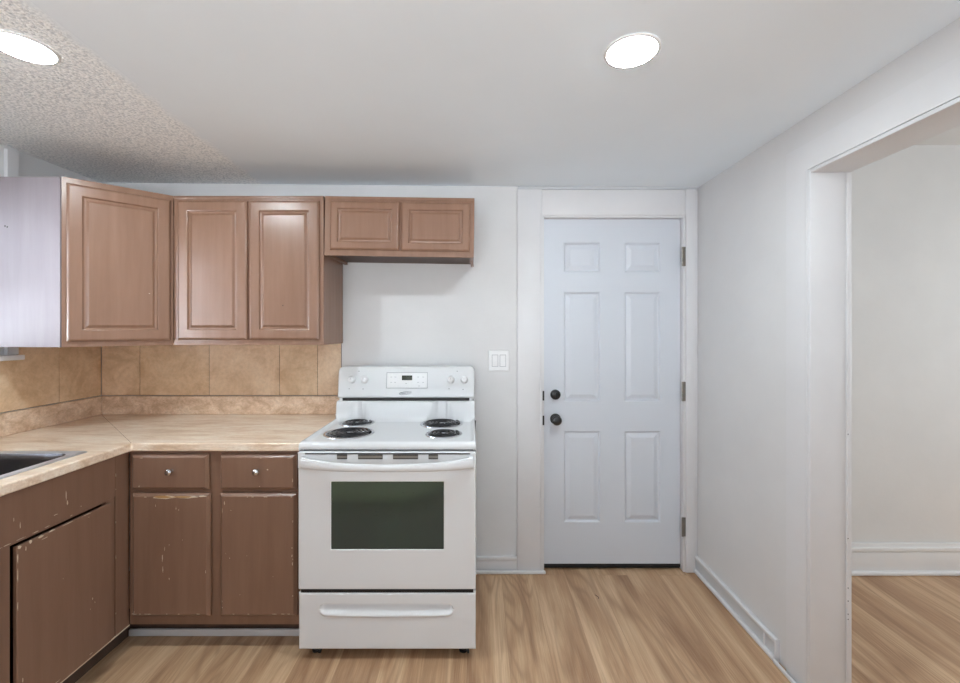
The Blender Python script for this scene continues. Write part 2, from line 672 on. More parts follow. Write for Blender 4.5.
# casing of the opening
b = MB()
CW = 0.116
b.plate(FYZ(XR, -1), [OY0 - CW, OY0 + 0.002, OY1 - 0.002, OY1 + CW], [0.0, OZ + 0.002, OZ + 0.107],
        lambda u, v: not (OY0 < u < OY1 and v < OZ), 0.0005, 0.0075)
b.box(XR - 0.0095, XR - 0.0078, OY1 + 0.002, OY1 + 0.010, 0.0, OZ, 0.0006)
struct(b.build('trim_opening_casing', m_trim, smooth=40), 'wide white casing around the opening in the right wall', 'door casing')
b = MB()
b.box(XR - 0.0085, XR2 + 0.012, OY1 - 0.0145, OY1 - 0.0005, 0.0, OZ - 0.001, 0.002)
b.box(XR - 0.012, XR2 + 0.012, OY0 + 0.0005, OY0 + 0.0145, 0.0, OZ - 0.001, 0.002)
b.box(XR - 0.0085, XR2 + 0.012, OY0 + 0.015, OY1 - 0.015, OZ - 0.0145, OZ - 0.0005, 0.002)
b.box(XR2 - 0.004, XR2 + 0.016, OY1 - 0.019, OY1 - 0.0148, 0.0, OZ - 0.016, 0.0015)
for k, (zz) in enumerate((0.31, 0.33, 0.38, 0.43, 0.62, 1.02)):     # old nail holes
    b.lathe([(0.0022, 0.0), (0.0018, 0.0006), (0, 0.0006)], (XR2 + 0.002, OY1 - 0.0190, zz), (0, -1, 0), 8, mi=1)
struct(b.build('trim_opening_jamb', [m_trim, m_slot], smooth=40), 'smooth white jamb lining the opening in the right wall', 'door jamb')

# baseboard along the right wall, shoe moulding, end patch
b = MB()
YE = 1.828
b.box(XR - 0.013, XR - 0.0005, YE, YB - 0.001, 0.012, 0.094, 0.0, mi=1)
b.box(XR - 0.021, XR - 0.0005, YE, YB - 0.001, 0.080, 0.097, 0.004, 3)
b.box(XR - 0.028, XR - 0.0005, YE - 0.004, YB - 0.001, 0.0, 0.020, 0.007, 3)
b.box(XR - 0.019, XR - 0.0005, YE + 0.068, YE + 0.072, 0.019, 0.082, 0.001)
b.box(XR - 0.020, XR - 0.0005, YE - 0.006, YE, 0.0, 0.097, 0.002)
b.box(XR - 0.030, XR - 0.0185, OY1 + 0.0, YE - 0.004, 0.0, 0.018, 0.005, 3)
struct(b.build('baseboard_right', [m_trim, m_grey], smooth=40), 'low white baseboard with a grey flat along the right wall', 'baseboard')

# baseboard between stove and door casing
b = MB()
b.box(-0.805, 0.2195, YB - 0.014, YB - 0.0005, 0.0, 0.085, 0.003)
b.box(-0.805, 0.2195, YB - 0.020, YB - 0.0005, 0.070, 0.092, 0.005, 3)
b.box(-0.805, 0.385, YB - 0.036, YB - 0.0205, 0.0, 0.018, 0.005, 3)
struct(b.build('baseboard_back', m_trim, smooth=40), 'low white baseboard between the stove and the door casing', 'baseboard')

# entry door casing
b = MB()
b.box(0.220, 0.366, YB - 0.019, YB - 0.0005, 0.0, 2.243, 0.003)
b.box(0.366, 1.206, YB - 0.017, YB - 0.0005, 2.092, 2.241, 0.002)
b.box(1.206, 1.262, YB - 0.019, YB - 0.0005, 0.0, 2.243, 0.003)
b.box(1.262, XR - 0.001, YB - 0.010, YB - 0.0005, 0.0, 2.243, 0.002)
b.box(0.3665, 0.378, YB - 0.014, YB + 0.10, 0.0, 2.084, 0.0015)
b.box(1.195, 1.2055, YB - 0.010, YB + 0.10, 0.0, 2.084, 0.0015)
b.box(0.3665, 1.2055, YB - 0.012, YB + 0.10, 2.080, 2.0915, 0.0015)
b.box(0.355, 0.367, YB - 0.024, YB - 0.018, 0.0, 2.10, 0.002)
struct(b.build('trim_entry_casing', m_trim, smooth=40), 'wide flat white casing around the pale blue entry door', 'door casing')
b = MB()
b.box(0.225, XR - 0.001, YB - 0.016, YB - 0.0005, 2.2435, 2.262, 0.004, 3)
struct(b.build('trim_crown', m_grey, smooth=40), 'thin strip of trim between the entry casing and the ceiling', 'trim')

# ------------------------------------------------------------------ entry door
dr = thing('door_1', 'pale blue grey six panel entry door with black knob and deadbolt', 'door', (0.786, YB + 0.03, 0))
dr['kind'] = 'structure'
DX0, DX1, DZ0, DZ1, DY = 0.3815, 1.1915, 0.032, 2.078, YB + 0.022
pu = [0.5006, 0.7175, 0.8615, 1.0755]
pv = [0.2767, 0.819, 0.996, 1.645, 1.7636, 1.939]
us = [DX0] + pu + [DX1]
vs_ = [DZ0] + pv + [DZ1]


def in_panel(u, v):
    return (pu[0] < u < pu[1] or pu[2] < u < pu[3]) and (pv[0] < v < pv[1] or pv[2] < v < pv[3] or pv[4] < v < pv[5])


b = MB()
b.plate(FXZ(DY), us, vs_, lambda u, v: not in_panel(u, v), -0.040, 0.0)
for ua, ub in ((pu[0], pu[1]), (pu[2], pu[3])):
    for va, vb in ((pv[0], pv[1]), (pv[2], pv[3]), (pv[4], pv[5])):
        b.rings(FXZ(DY), ua, ub, va, vb, [(0, 0), (0.003, -0.002), (0.009, -0.011), (0.015, -0.011), (0.019, -0.0095), (0.040, -0.002), (0.043, -0.002)], cap=True)
sl = b.build('door_slab', m_door, dr)
b = MB()
b.box(DX0, DX1, DY - 0.004, DY + 0.036, 0.012, 0.0315, 0.002)
b.build('door_sweep', m_rubber, dr)
b = MB()
b.box(0.3785, 1.1945, DY + 0.012, DY + 0.09, 0.0, 0.0112, 0.002)
b.build('threshold', m_black, dr)
b = MB()
b.lathe([(0.0, 0.0), (0.031, 0.0), (0.032, 0.006), (0.024, 0.011), (0.012, 0.014), (0.011, 0.032), (0.020, 0.038), (0.028, 0.050), (0.0285, 0.058), (0.023, 0.068), (0.012, 0.072), (0, 0.0725)],
        (0.450, DY - 0.0005, 0.893), (0, -1, 0), 36)
b.build('door_knob', m_black, dr, smooth=50)
b = MB()
b.lathe([(0.0, 0.0), (0.030, 0.0), (0.030, 0.010), (0.026, 0.020), (0.018, 0.023), (0, 0.023)], (0.450, DY - 0.0005, 1.037), (0, -1, 0), 36)
b.box(0.4465, 0.4535, DY - 0.036, DY - 0.022, 1.021, 1.053, 0.003)
b.build('deadbolt', m_black, dr, smooth=50)
for zc, hh_ in ((0.893, 0.028), (1.037, 0.028)):
    b = MB()
    b.box(0.3785, 0.3808, DY - 0.010, DY + 0.02, zc - hh_, zc + hh_)
    b.box(0.3675, 0.3775, YB - 0.028, YB - 0.0245, zc - hh_, zc + hh_, 0.001)
    b.build('latch_plate', m_black, dr)
for za, zb in ((1.793, 1.906), (1.005, 1.118), (0.215, 0.325)):
    b = MB()
    b.box(1.183, 1.2035, YB - 0.0235, YB - 0.0195, za, zb, 0.001)
    n = 5
    for k in range(n):
        z0_, z1_ = za + (zb - za) * k / n, za + (zb - za) * (k + 0.93) / n
        b.tube([(1.186, YB - 0.022, z0_), (1.186, YB - 0.022, z1_)], 0.0058, 12)
    b.build('hinge', m_hinge, dr, smooth=40)

# ------------------------------------------------------------------ tile splashback
Z_C = 0.925     # worktop height
Z_U = 1.343     # underside of the wall cabinets
Z_K = 1.033     # top of the worktop upstand


def tiles(F, edges, z0, z1, slot=0):
    b = MB()
    b.rings(F, edges[0], edges[-1], z0, z1, [(0, 0.0055)], mi=2, back=0.0005)
    for k, (a, c) in enumerate(zip(edges, edges[1:])):
        b.rings(F, a + 0.0012, c - 0.0012, z0 + 0.002, z1 - 0.001, [(0, 0.0058), (0, 0.0075), (0.0015, 0.009)], mi=0 if (k + slot) % 2 else 1)
        bmesh.ops.recalc_face_normals(b.bm, faces=list(b.bm.faces))
    return b


b = tiles(FXZ(YB), [XL + 0.010, -1.994, -1.587, -1.175, -0.951, -0.812], Z_K + 0.002, Z_U + 0.1, 1)
struct(b.build('wall_tile_back', [m_tile_b, m_tile, m_grout]), 'tan stone tile splashback on the back wall under the wall cabinets', 'tile splashback')
b = tiles(FYZ(XL, 1), [0.30, 0.615, 1.025, 1.435, 1.845], Z_K + 0.002, 1.276)
Ft = FYZ(XL, 1)
b.plate(Ft, [1.845, 2.056, 2.505], [Z_K + 0.002, 1.276, Z_U + 0.1], lambda u, v: not (u < 2.056 and v > 1.276), 0.0005, 0.0055, mi=2)
b.plate(Ft, [1.8462, 2.0575, 2.2538], [Z_K + 0.004, 1.275, Z_U + 0.099], lambda u, v: not (u < 2.0575 and v > 1.275), 0.0056, 0.009, mi=1)
b.plate(Ft, [2.2562, 2.505], [Z_K + 0.004, Z_U + 0.099], lambda u, v: True, 0.0056, 0.009, mi=1)
struct(b.build('wall_tile_left', [m_tile, m_tile, m_grout]), 'tan stone tile splashback on the left wall below the window sill', 'tile splashback')

# ------------------------------------------------------------------ sink window
wn = thing('window_1', 'window over the sink, only its white sill end showing under the cabinet', 'window', (XL, 1.45, WZ0))
wn['kind'] = 'structure'
b = MB()
b.box(XL + 0.0005, XL + 0.062, WY0 - 0.06, 2.036, 1.279, 1.302, 0.002)
b.build('window_sill', m_trim, wn)
b = MB()
b.box(XL + 0.0005, XL + 0.018, 2.000, 2.050, 1.3025, 2.27, 0.002)
b.box(XL + 0.0005, XL + 0.018, WY0 - 0.055, WY0, 1.3025, 2.27, 0.002)
b.box(XL + 0.0005, XL + 0.016, WY0, WY1, WZ1, WZ1 + 0.075, 0.002)
b.build('window_casing', m_trim, wn)
b = MB()
Fw = FYZ(XL - 0.07, 1)
b.plate(Fw, [WY0 + 0.002, WY0 + 0.04, WY1 - 0.04, WY1 - 0.002], [WZ0 + 0.003, WZ0 + 0.04, 1.665, 1.70, WZ1 - 0.04, WZ1 - 0.002],
        lambda u, v: not (WY0 + 0.04 < u < WY1 - 0.04 and (WZ0 + 0.04 < v < 1.665 or 1.70 < v < WZ1 - 0.04)), -0.03, 0.0)
b.build('window_frame', m_trim, wn)
b = MB()
b.box(XL - 0.089, XL - 0.085, WY0 + 0.042, WY1 - 0.042, WZ0 + 0.042, 1.663)
b.box(XL - 0.089, XL - 0.085, WY0 + 0.042, WY1 - 0.042, 1.702, WZ1 - 0.042)
b.build('window_pane', m_glass, wn)

# rear window
wn = thing('window_2', 'wide white framed window in the wall behind the viewpoint', 'window', (0, YF, FZ0))
wn['kind'] = 'structure'
b = MB()
b.plate(lambda u, v, d: Vector((u, YF - 0.05 + d, v)), [FX0 + 0.002, FX0 + 0.05, -0.42, -0.38, FX1 - 0.05, FX1 - 0.002], [FZ0 + 0.002, FZ0 + 0.05, 1.47, 1.51, FZ1 - 0.05, FZ1 - 0.002],
        lambda u, v: not ((FX0 + 0.05 < u < -0.42 or -0.38 < u < FX1 - 0.05) and (FZ0 + 0.05 < v < 1.47 or 1.51 < v < FZ1 - 0.05)), -0.03, 0.0)
b.build('window_frame', m_trim, wn)
b = MB()
b.box(FX0 - 0.07, FX0, YF + 0.0005, YF + 0.018, FZ0 - 0.07, FZ1 + 0.07, 0.002)
b.box(FX1, FX1 + 0.07, YF + 0.0005, YF + 0.018, FZ0 - 0.07, FZ1 + 0.07, 0.002)
b.box(FX0, FX1, YF + 0.0005, YF + 0.018, FZ1, FZ1 + 0.07, 0.002)
b.box(FX0, FX1, YF + 0.0005, YF + 0.03, FZ0 - 0.05, FZ0, 0.002)
b.build('window_casing', m_trim, wn)


# ------------------------------------------------------------------ cabinets
RAISED = [(0.0, 0.006), (0.0015, 0.010), (0.006, 0.0145), (0.011, 0.0165), (0.050, 0.0165), (0.0525, 0.0155), (0.056, 0.0085),
          (0.0605, 0.008), (0.065, 0.0088), (0.073, 0.0145), (0.0755, 0.0155)]
SMALL = [(0.0, 0.006), (0.0015, 0.010), (0.006, 0.0145), (0.010, 0.0165), (0.036, 0.0165), (0.0385, 0.0155), (0.042, 0.0085),
         (0.046, 0.008), (0.050, 0.0088), (0.058, 0.0145), (0.060, 0.0155)]
SLAB = [(0.0, 0.004), (0.0, 0.0125), (0.002, 0.0130), (0.011, 0.0215), (0.013, 0.0224), (0.0145, 0.0226)]


def rnd_chip(cx, cz, w_, h_, n=9):
    return [(cx + math.cos(2 * PI * k / n) * w_ * random.uniform(0.5, 1.0), cz + math.sin(2 * PI * k / n) * h_ * random.uniform(0.5, 1.0)) for k in range(n)]


def cab_door(F, u0, u1, v0, v1, prof, name, parent, mats, chips=(), edge_chips=0, knob=None, label=None):
    b = MB()
    b.rings(F, u0, u1, v0, v1, prof, back=0.0008)
    top = prof[-1][1]
    for c in chips:
        b.blob(F, rnd_chip(*c[:4]), top - 0.001, top + 0.0001 + 0.0002 * (c[4] if len(c) > 4 else 1), c[4] if len(c) > 4 else 1)
    for k in range(edge_chips):
        side = random.choice('TTTBBLR')
        ln = random.uniform(0.002, 0.010)
        if side in 'TB':
            cu = random.uniform(u0 + 0.015, u1 - 0.015)
            cv = v1 - 0.0145 if side == 'T' else v0 + 0.0145
            b.blob(F, rnd_chip(cu, cv, ln * 1.6, 0.0014), top - 0.003, top + 0.0002, 1)
        else:
            cv = random.uniform(v0 + 0.02, v1 - 0.02)
            cu = u0 + 0.0145 if side == 'L' else u1 - 0.0145
            b.blob(F, rnd_chip(cu, cv, 0.0013, ln * 1.4), top - 0.003, top + 0.0002, 1)
    o = b.build(name, mats, parent)
    if label:
        o['label'] = label
    return o


def knob(F, u, v, parent):
    p = F(u, v, 0.0227)
    ax = F(u, v, 1.0227) - p
    b = MB()
    b.lathe([(0.0, 0.0), (0.0085, 0.0), (0.0075, 0.003), (0.0055, 0.007), (0.006, 0.012), (0.0125, 0.017), (0.0145, 0.021), (0.0135, 0.026), (0.008, 0.029), (0, 0.0297)], p, ax, 24)
    o = b.build('knob', m_chrome, parent, smooth=50)
    o['label'] = 'small round chrome knob'
    return o


def hinge_pair(F, u, v0, v1, parent):
    for vz in (v0 + 0.06, v1 - 0.06):
        b = MB()
        p, q = F(u, vz - 0.018, 0.006), F(u, vz + 0.018, 0.006)
        b.tube([p, q], 0.0035, 8)
        b.build('hinge', parent.get('_m', None) or m_brown, parent, smooth=40)


CM = [m_brown, m_chip, m_wood]
CML = [m_brown_shaded, m_chip, m_wood]


def open_box(b, x0, x1, y0, y1, z0, z1, t=0.016, bottom_up=0.012, mi=0):
    """carcass: sides, top, bottom recessed upwards, back; open to the front (-Y)"""
    b.box(x0, x0 + t, y0, y1, z0, z1, mi=mi)
    b.box(x1 - t, x1, y0, y1, z0, z1, mi=mi)
    b.box(x0 + t, x1 - t, y0, y1, z1 - t, z1, mi=mi)
    b.box(x0 + t, x1 - t, y0, y1, z0 + bottom_up, z0 + bottom_up + t, mi=mi)
    b.box(x0 + t, x1 - t, y1 - 0.006, y1, z0 + bottom_up + t, z1 - t, mi=mi)


# two-door wall cabinet
YU = 2.188
c = thing('wall_cabinet', 'brown two door wall cabinet above the counter, left of the stove', 'cabinet', (-1.18, 2.35, Z_U))
b = MB()
open_box(b, -1.5585, -0.802, YU + 0.019, YB - 0.010, Z_U, 2.105)
b.build('carcass', m_brown, c)
Fu = FXZ(YU)
b = MB()
UL, UR = -1.5655, -0.799
b.plate(Fu, [UL, -1.530, -1.190, -1.166, -0.826, UR], [Z_U, 1.380, 2.066, 2.107], lambda u, v: not (((-1.530 < u < -1.190) or (-1.166 < u < -0.826)) and 1.380 < v < 2.066), -0.0185, 0.0)
b.box(UL, UR, YU - 0.006, YU - 0.0002, 2.090, 2.106, 0.002)
b.build('face_frame', m_brown, c)
d1 = cab_door(Fu, -1.5395, -1.1845, 1.370, 2.080, RAISED, 'cabinet_door', c, CM,
              [(-1.26, 1.374 + 0.012, 0.012, 0.003, 2), (-1.205, 1.50, 0.0015, 0.012, 2), (-1.205, 1.44, 0.0015, 0.016, 2)])
d2 = cab_door(Fu, -1.1745, -0.8175, 1.370, 2.080, RAISED, 'cabinet_door', c, CM + [m_gap], [(-1.0, 1.545, 0.0035, 0.0035, 3)])

# diagonal corner wall cabinet
PA, PB = Vector((-1.866, 1.906, 0)), Vector((-1.5685, 2.187, 0))
c = thing('corner_wall_cabinet', 'brown corner wall cabinet with an angled door and pale lilac end panel', 'cabinet', (-2.0, 2.25, Z_U))
ud = (PB - PA).normalized()
nd = Vector((ud.y, -ud.x, 0))
b = MB()
poly = [(-2.2085, 1.925), (-1.872, 1.925), (-1.578, 2.2065), (-1.5755, YB - 0.010), (-2.2085, YB - 0.010)]
b.prism(poly, 'z', 1.356, 1.372)
b.prism(poly, 'z', 2.089, 2.105)
b.prism([(-1.5775, 2.206), (-1.5668, 2.206), (-1.5668, YB - 0.010), (-1.5775, YB - 0.010)], 'z', Z_U, 2.105)
b.prism([(-2.2085, YB - 0.016), (-1.578, YB - 0.016), (-1.578, YB - 0.010), (-2.2085, YB - 0.010)], 'z', Z_U + 0.001, 2.1045)
b.build('carcass', m_brown, c)
b = MB()
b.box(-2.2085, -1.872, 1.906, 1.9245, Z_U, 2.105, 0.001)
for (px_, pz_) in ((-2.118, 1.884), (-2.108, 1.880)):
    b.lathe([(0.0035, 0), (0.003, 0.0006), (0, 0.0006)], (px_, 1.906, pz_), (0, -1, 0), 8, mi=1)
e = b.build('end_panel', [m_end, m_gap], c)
e['label'] = 'pale lilac end panel'
LD = (PB - PA).length
Fd = frame3(PA, ud, nd)
b = MB()
b.plate(Fd, [0, 0.034, LD - 0.034, LD], [Z_U, 1.385, 2.062, 2.107], lambda u, v: not (0.034 < u < LD - 0.034 and 1.385 < v < 2.062), -0.0185, 0.0)
b.build('face_frame', m_brown, c)
cab_door(Fd, 0.016, LD - 0.012, 1.368, 2.080, RAISED, 'cabinet_door', c, CM, [(0.31, 1.60, 0.004, 0.0015)])

# short cabinet above the stove, hung slightly crooked
c = thing('overhead_cabinet', 'short brown two door cabinet hung above the stove', 'cabinet', (-0.796, 2.35, 1.80))
b = MB()
OX0, OX1, OZ0, OZ1 = -0.7955, -0.030, 1.803, 2.1055
open_box(b, OX0 + 0.003, OX1 - 0.004, YU + 0.019, YB - 0.002, OZ0, OZ1, 0.016, 0.02)
b.box(OX0 + 0.02, OX1 - 0.02, YU + 0.019, YB - 0.004, OZ0 + 0.0145, OZ0 + 0.0195, mi=1)
b.build('carcass', [m_brown, m_toe], c)
b = MB()
b.plate(Fu, [OX0, -0.755, -0.42, -0.39, -0.065, OX1], [OZ0, 1.842, 2.070, OZ1], lambda u, v: not ((-0.755 < u < -0.42 or -0.39 < u < -0.065) and 1.842 < v < 2.070), -0.0185, 0.0)
b.box(OX0, OX1, YU - 0.006, YU - 0.0002, 2.090, OZ1, 0.002)
b.build('face_frame', m_brown, c)
cab_door(Fu, -0.765, -0.412, 1.832, 2.080, SMALL, 'cabinet_door', c, CM)
cab_door(Fu, -0.402, -0.050, 1.830, 2.078, SMALL, 'cabinet_door', c, CM + [m_gap], [(-0.066, 1.846, 0.003, 0.003, 3)])
c.rotation_euler = (0, math.radians(0.85), 0)

# base cabinet on the back wall
YBF = 1.894
c = thing('base_cabinet', 'worn brown base cabinet with two drawers beside the stove', 'cabinet', (-1.17, 2.2, 0))
b = MB()
b.box(-1.548, -1.532, YBF + 0.019, YB - 0.003, 0.115, 0.888)
b.box(-0.806, -0.790, YBF + 0.019, YB - 0.003, 0.115, 0.888)
b.box(-1.532, -0.806, YBF + 0.019, YB - 0.003, 0.115, 0.131)
b.box(-1.532, -0.806, YB - 0.010, YB - 0.003, 0.131, 0.888)
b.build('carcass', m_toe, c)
Fb = FXZ(YBF)
b = MB()
BL, BR = -1.5505, -0.789
b.plate(Fb, [BL, -1.500, -1.195, -1.120, -0.818, BR], [0.115, 0.175, 0.695, 0.735, 0.860, 0.888],
        lambda u, v: not ((-1.500 < u < -1.195 or -1.120 < u < -0.818) and (0.175 < v < 0.695 or 0.735 < v < 0.860)), -0.0185, 0.0)
b.build('face_frame', m_brown_shaded, c)
b = MB()
b.box(-1.625, -0.795, 1.9905, 2.004, 0.0, 0.1145)
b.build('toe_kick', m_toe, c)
b = MB()
b.box(-1.6275, -0.793, 1.977, 1.990, 0.0, 0.033, 0.005, 3)
b.build('toe_trim', m_trim, c, smooth=40)['label'] = 'white strip of trim along the toe kick'
dw = cab_door(Fb, -1.531, -1.192, 0.717, 0.873, SLAB, 'drawer', c, CML, [(-1.492, 0.722 + 0.012, 0.002, 0.005)], 1)
knob(Fb, -1.349, 0.803, dw)
dw = cab_door(Fb, -1.142, -0.805, 0.717, 0.873, SLAB, 'drawer', c, CML, [(-0.929, 0.808, 0.004, 0.003), (-0.964, 0.724 + 0.010, 0.003, 0.002)], 3)
knob(Fb, -0.971, 0.803, dw)
cab_door(Fb, -1.529, -1.186, 0.160, 0.702, SLAB, 'cabinet_door', c, CML,
         [(-1.38, 0.686, 0.062, 0.0085, 1), (-1.29, 0.687, 0.07, 0.0065, 1), (-1.385, 0.687, 0.052, 0.0065, 2), (-1.300, 0.688, 0.055, 0.0045, 2), (-1.215, 0.691, 0.025, 0.004, 1), (-1.39, 0.42, 0.0018, 0.022), (-1.388, 0.37, 0.0015, 0.015), (-1.38, 0.46, 0.001, 0.010),
          (-1.33, 0.638, 0.001, 0.008), (-1.318, 0.632, 0.001, 0.006), (-1.42, 0.65, 0.001, 0.006), (-1.36, 0.33, 0.0015, 0.006), (-1.36, 0.478, 0.002, 0.002), (-1.302, 0.50, 0.0012, 0.002)], 14)
cab_door(Fb, -1.142, -0.804, 0.160, 0.702, SLAB, 'cabinet_door', c, CML,
         [(-1.118, 0.66, 0.0018, 0.012), (-0.822, 0.465, 0.002, 0.005), (-0.822, 0.43, 0.002, 0.008), (-0.82, 0.395, 0.0022, 0.012), (-0.905, 0.34, 0.001, 0.003), (-1.095, 0.42, 0.0015, 0.003),
          (-1.09, 0.63, 0.004, 0.001), (-1.05, 0.26, 0.0012, 0.003), (-1.02, 0.43, 0.001, 0.002), (-1.112, 0.44, 0.001, 0.002)], 16)

# sink base cabinet along the left wall
XF = -1.5535
c = thing('sink_cabinet', 'worn brown sink base cabinet along the left wall', 'cabinet', (-1.87, 1.4, 0))
Fs = FYZ(XF, 1)
b = MB()
b.box(XL + 0.003, XF - 0.019, 0.885, 0.901, 0.115, 0.888)
b.box(XL + 0.003, XF - 0.019, 1.840, 1.856, 0.115, 0.888)
b.box(XL + 0.003, XF - 0.019, 0.901, 1.840, 0.115, 0.131)
b.build('carcass', m_toe, c)
b = MB()
b.plate(Fs, [0.880, 0.93, 1.34, 1.412, 1.775, 1.8175], [0.115, 0.160, 0.705, 0.888],
        lambda u, v: not ((0.93 < u < 1.34 or 1.412 < u < 1.775) and 0.160 < v < 0.705), -0.0185, 0.0)
b.build('face_frame', m_brown_shaded, c)
b = MB()
b.box(XF - 0.0185, XF + 0.001, 1.8205, 1.8925, 0.113, 0.888)
for zz, h_ in ((0.80, 0.010), (0.74, 0.004), (0.60, 0.006), (0.45, 0.012), (0.21, 0.006)):
    b.blob(FYZ(XF + 0.001, 1), rnd_chip(1.8225, zz, 0.0012, h_), -0.0005, 0.0003, 1)
b.build('corner_filler', [m_brown_shaded, m_chip], c)
b = MB()
b.box(XF - 0.002, XF + 0.0022, 0.88, 1.893, 0.1095, 0.1148)
b.build('bottom_lip', m_chip, c)['label'] = 'pale worn lower edge'
b = MB()
b.box(-1.640, -1.6285, 0.88, 2.01, 0.0, 0.1145)
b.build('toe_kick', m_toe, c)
# false drawer front is a broad flat apron
b = MB()
b.rings(Fs, 0.90, 1.8165, 0.712, 0.886, [(0, 0.003), (0.0008, 0.0045)], back=0.0008)
top = 0.0045
for cu, cv, w_, h_ in ((1.60, 0.80, 0.002, 0.022), (1.605, 0.77, 0.003, 0.010), (1.56, 0.745, 0.010, 0.0015), (1.42, 0.79, 0.0012, 0.010), (1.44, 0.76, 0.0015, 0.014), (1.66, 0.735, 0.0015, 0.003),
                       (1.40, 0.715, 0.014, 0.0014), (1.44, 0.7155, 0.02, 0.0012), (1.49, 0.715, 0.016, 0.0016), (1.53, 0.7155, 0.014, 0.0012), (1.37, 0.7145, 0.02, 0.0016), (1.62, 0.716, 0.008, 0.001)):
    b.blob(Fs, rnd_chip(cu, cv, w_, h_), top - 0.001, top + 0.0003, 1)
b.build('false_front', [m_brown_shaded, m_chip], c)
cab_door(Fs, 1.422, 1.788, 0.122, 0.697, [(0, 0.004), (0, 0.011), (0.002, 0.013)], 'cabinet_door', c, CML,
         [(1.43, 0.692, 0.008, 0.006), (1.465, 0.693, 0.006, 0.008), (1.50, 0.694, 0.010, 0.005), (1.45, 0.677, 0.002, 0.010), (1.54, 0.697, 0.014, 0.003), (1.4245, 0.60, 0.0014, 0.03), (1.4245, 0.50, 0.0014, 0.02),
          (1.4245, 0.66, 0.002, 0.02), (1.44, 0.24, 0.002, 0.010), (1.70, 0.35, 0.002, 0.006), (1.71, 0.33, 0.0015, 0.004), (1.69, 0.315, 0.001, 0.003), (1.46, 0.18, 0.001, 0.003), (1.58, 0.50, 0.001, 0.002),
          (1.60, 0.6955, 0.03, 0.0012), (1.68, 0.6955, 0.02, 0.001)], 6)
cab_door(Fs, 0.985, 1.372, 0.122, 0.702, [(0, 0.004), (0, 0.013), (0.002, 0.015)], 'cabinet_door', c, CML,
         [(1.35, 0.62, 0.002, 0.02), (1.355, 0.66, 0.004, 0.010), (1.34, 0.58, 0.001, 0.01)], 12)

# end cabinet of the left run (outside the picture)
c = thing('base_cabinet', 'worn brown base cabinet at the near end of the left run', 'cabinet', (-1.87, 0.6, 0))
b = MB()
b.box(XL + 0.003, XF - 0.019, 0.30, 0.878, 0.115, 0.888)
b.box(XL + 0.003, -1.6285, 0.30, 0.878, 0.0, 0.1145)
b.build('carcass', m_brown_shaded, c)
b = MB()
b.plate(Fs, [0.30, 0.878], [0.115, 0.888], lambda u, v: True, -0.0185, 0.0)
b.build('face_frame', m_brown_shaded, c)
cab_door(Fs, 0.33, 0.85, 0.122, 0.702, SLAB, 'cabinet_door', c, CML, [], 10)
dw = cab_door(Fs, 0.33, 0.85, 0.728, 0.873, SLAB, 'drawer', c, CML, [], 4)
knob(Fs, 0.59, 0.80, dw)

# ------------------------------------------------------------------ worktop
SX0, SX1, SY0, SY1 = -2.105, -1.602, 0.975, 1.715
YW, XW = 1.868, -1.523
c = thing('worktop', 'beige travertine look laminate worktop with upstand, L-shaped', 'worktop', (-1.9, 2.2, 0.889))
b = MB()
ux = [XL + 0.002, SX0, SX1, XW, -0.7875]
vy = [0.28, SY0, SY1, YW, YB - 0.002]
b.plate(FXY(0), ux, vy, lambda u, v: (u < XW or v > YW) and not (SX0 < u < SX1 and SY0 < v < SY1), 0.8885, Z_C)
o = b.build('countertop', m_counter, c)
md = o.modifiers.new('edge', 'BEVEL')
md.width = 0.006
md.segments = 3
md.limit_method = 'ANGLE'
md.angle_limit = math.radians(60)
b = MB()
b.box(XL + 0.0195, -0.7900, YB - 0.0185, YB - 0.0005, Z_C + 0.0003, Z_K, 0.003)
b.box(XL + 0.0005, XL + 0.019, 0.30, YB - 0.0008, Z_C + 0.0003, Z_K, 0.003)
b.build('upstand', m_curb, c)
b = MB()
p0, p1 = Vector((XL + 0.02, YB - 0.02)), Vector((XW, YW))
dd = (p1 - p0).normalized()
nn = Vector((-dd.y, dd.x)) * 0.0006
b.prism([tuple(p0 + nn), tuple(p1 + nn - dd * 0.008), tuple(p1 - nn - dd * 0.008), tuple(p0 - nn)], 'z', Z_C - 0.002, Z_C + 0.0003)
b.build('mitre_joint', Mat('joint filler', (140, 108, 82), 0.7).m, c)

# ------------------------------------------------------------------ sink
c = thing('kitchen_sink', 'stainless steel sink set into the worktop at the left', 'sink', (-1.85, 1.35, Z_C))


def rrect(x0, x1, y0, y1, r, n=6):
    pts = []
    for cx, cy, a0 in ((x1 - r, y1 - r, 0), (x0 + r, y1 - r, PI / 2), (x0 + r, y0 + r, PI), (x1 - r, y0 + r, 3 * PI / 2)):
        for k in range(n + 1):
            a = a0 + PI / 2 * k / n
            pts.append((cx + r * math.cos(a), cy + r * math.sin(a)))
    return pts


t = bmesh.new()
lay = [(0.0, 0.0004, 0.006), (0.0, 0.003, 0.006), (0.003, 0.0055, 0.007), (0.009, 0.0060, 0.01), (0.016, 0.0035, 0.03), (0.034, 0.0035, 0.04), (0.040, -0.002, 0.045), (0.044, -0.02, 0.05), (0.052, -0.15, 0.05), (0.062, -0.168, 0.055), (0.085, -0.175, 0.06), (0.20, -0.178, 0.04)]
SO = (-2.120, -1.587, 0.960, 1.731)
R = []
for ins, dz, r in lay:
    R.append([t.verts.new((x, y, Z_C + dz)) for x, y in rrect(SO[0] + ins, SO[1] - ins, SO[2] + ins, SO[3] - ins, r)])
for a, bb in zip(R, R[1:]):
    for k in range(len(a)):
        t.faces.new([a[k], a[(k + 1) % len(a)], bb[(k + 1) % len(a)], bb[k]]).material_index = 1 if a is not R[0] and R.index(a) >= 5 else 0
t.faces.new(R[-1]).material_index = 1
b = MB()
b.merge(t)
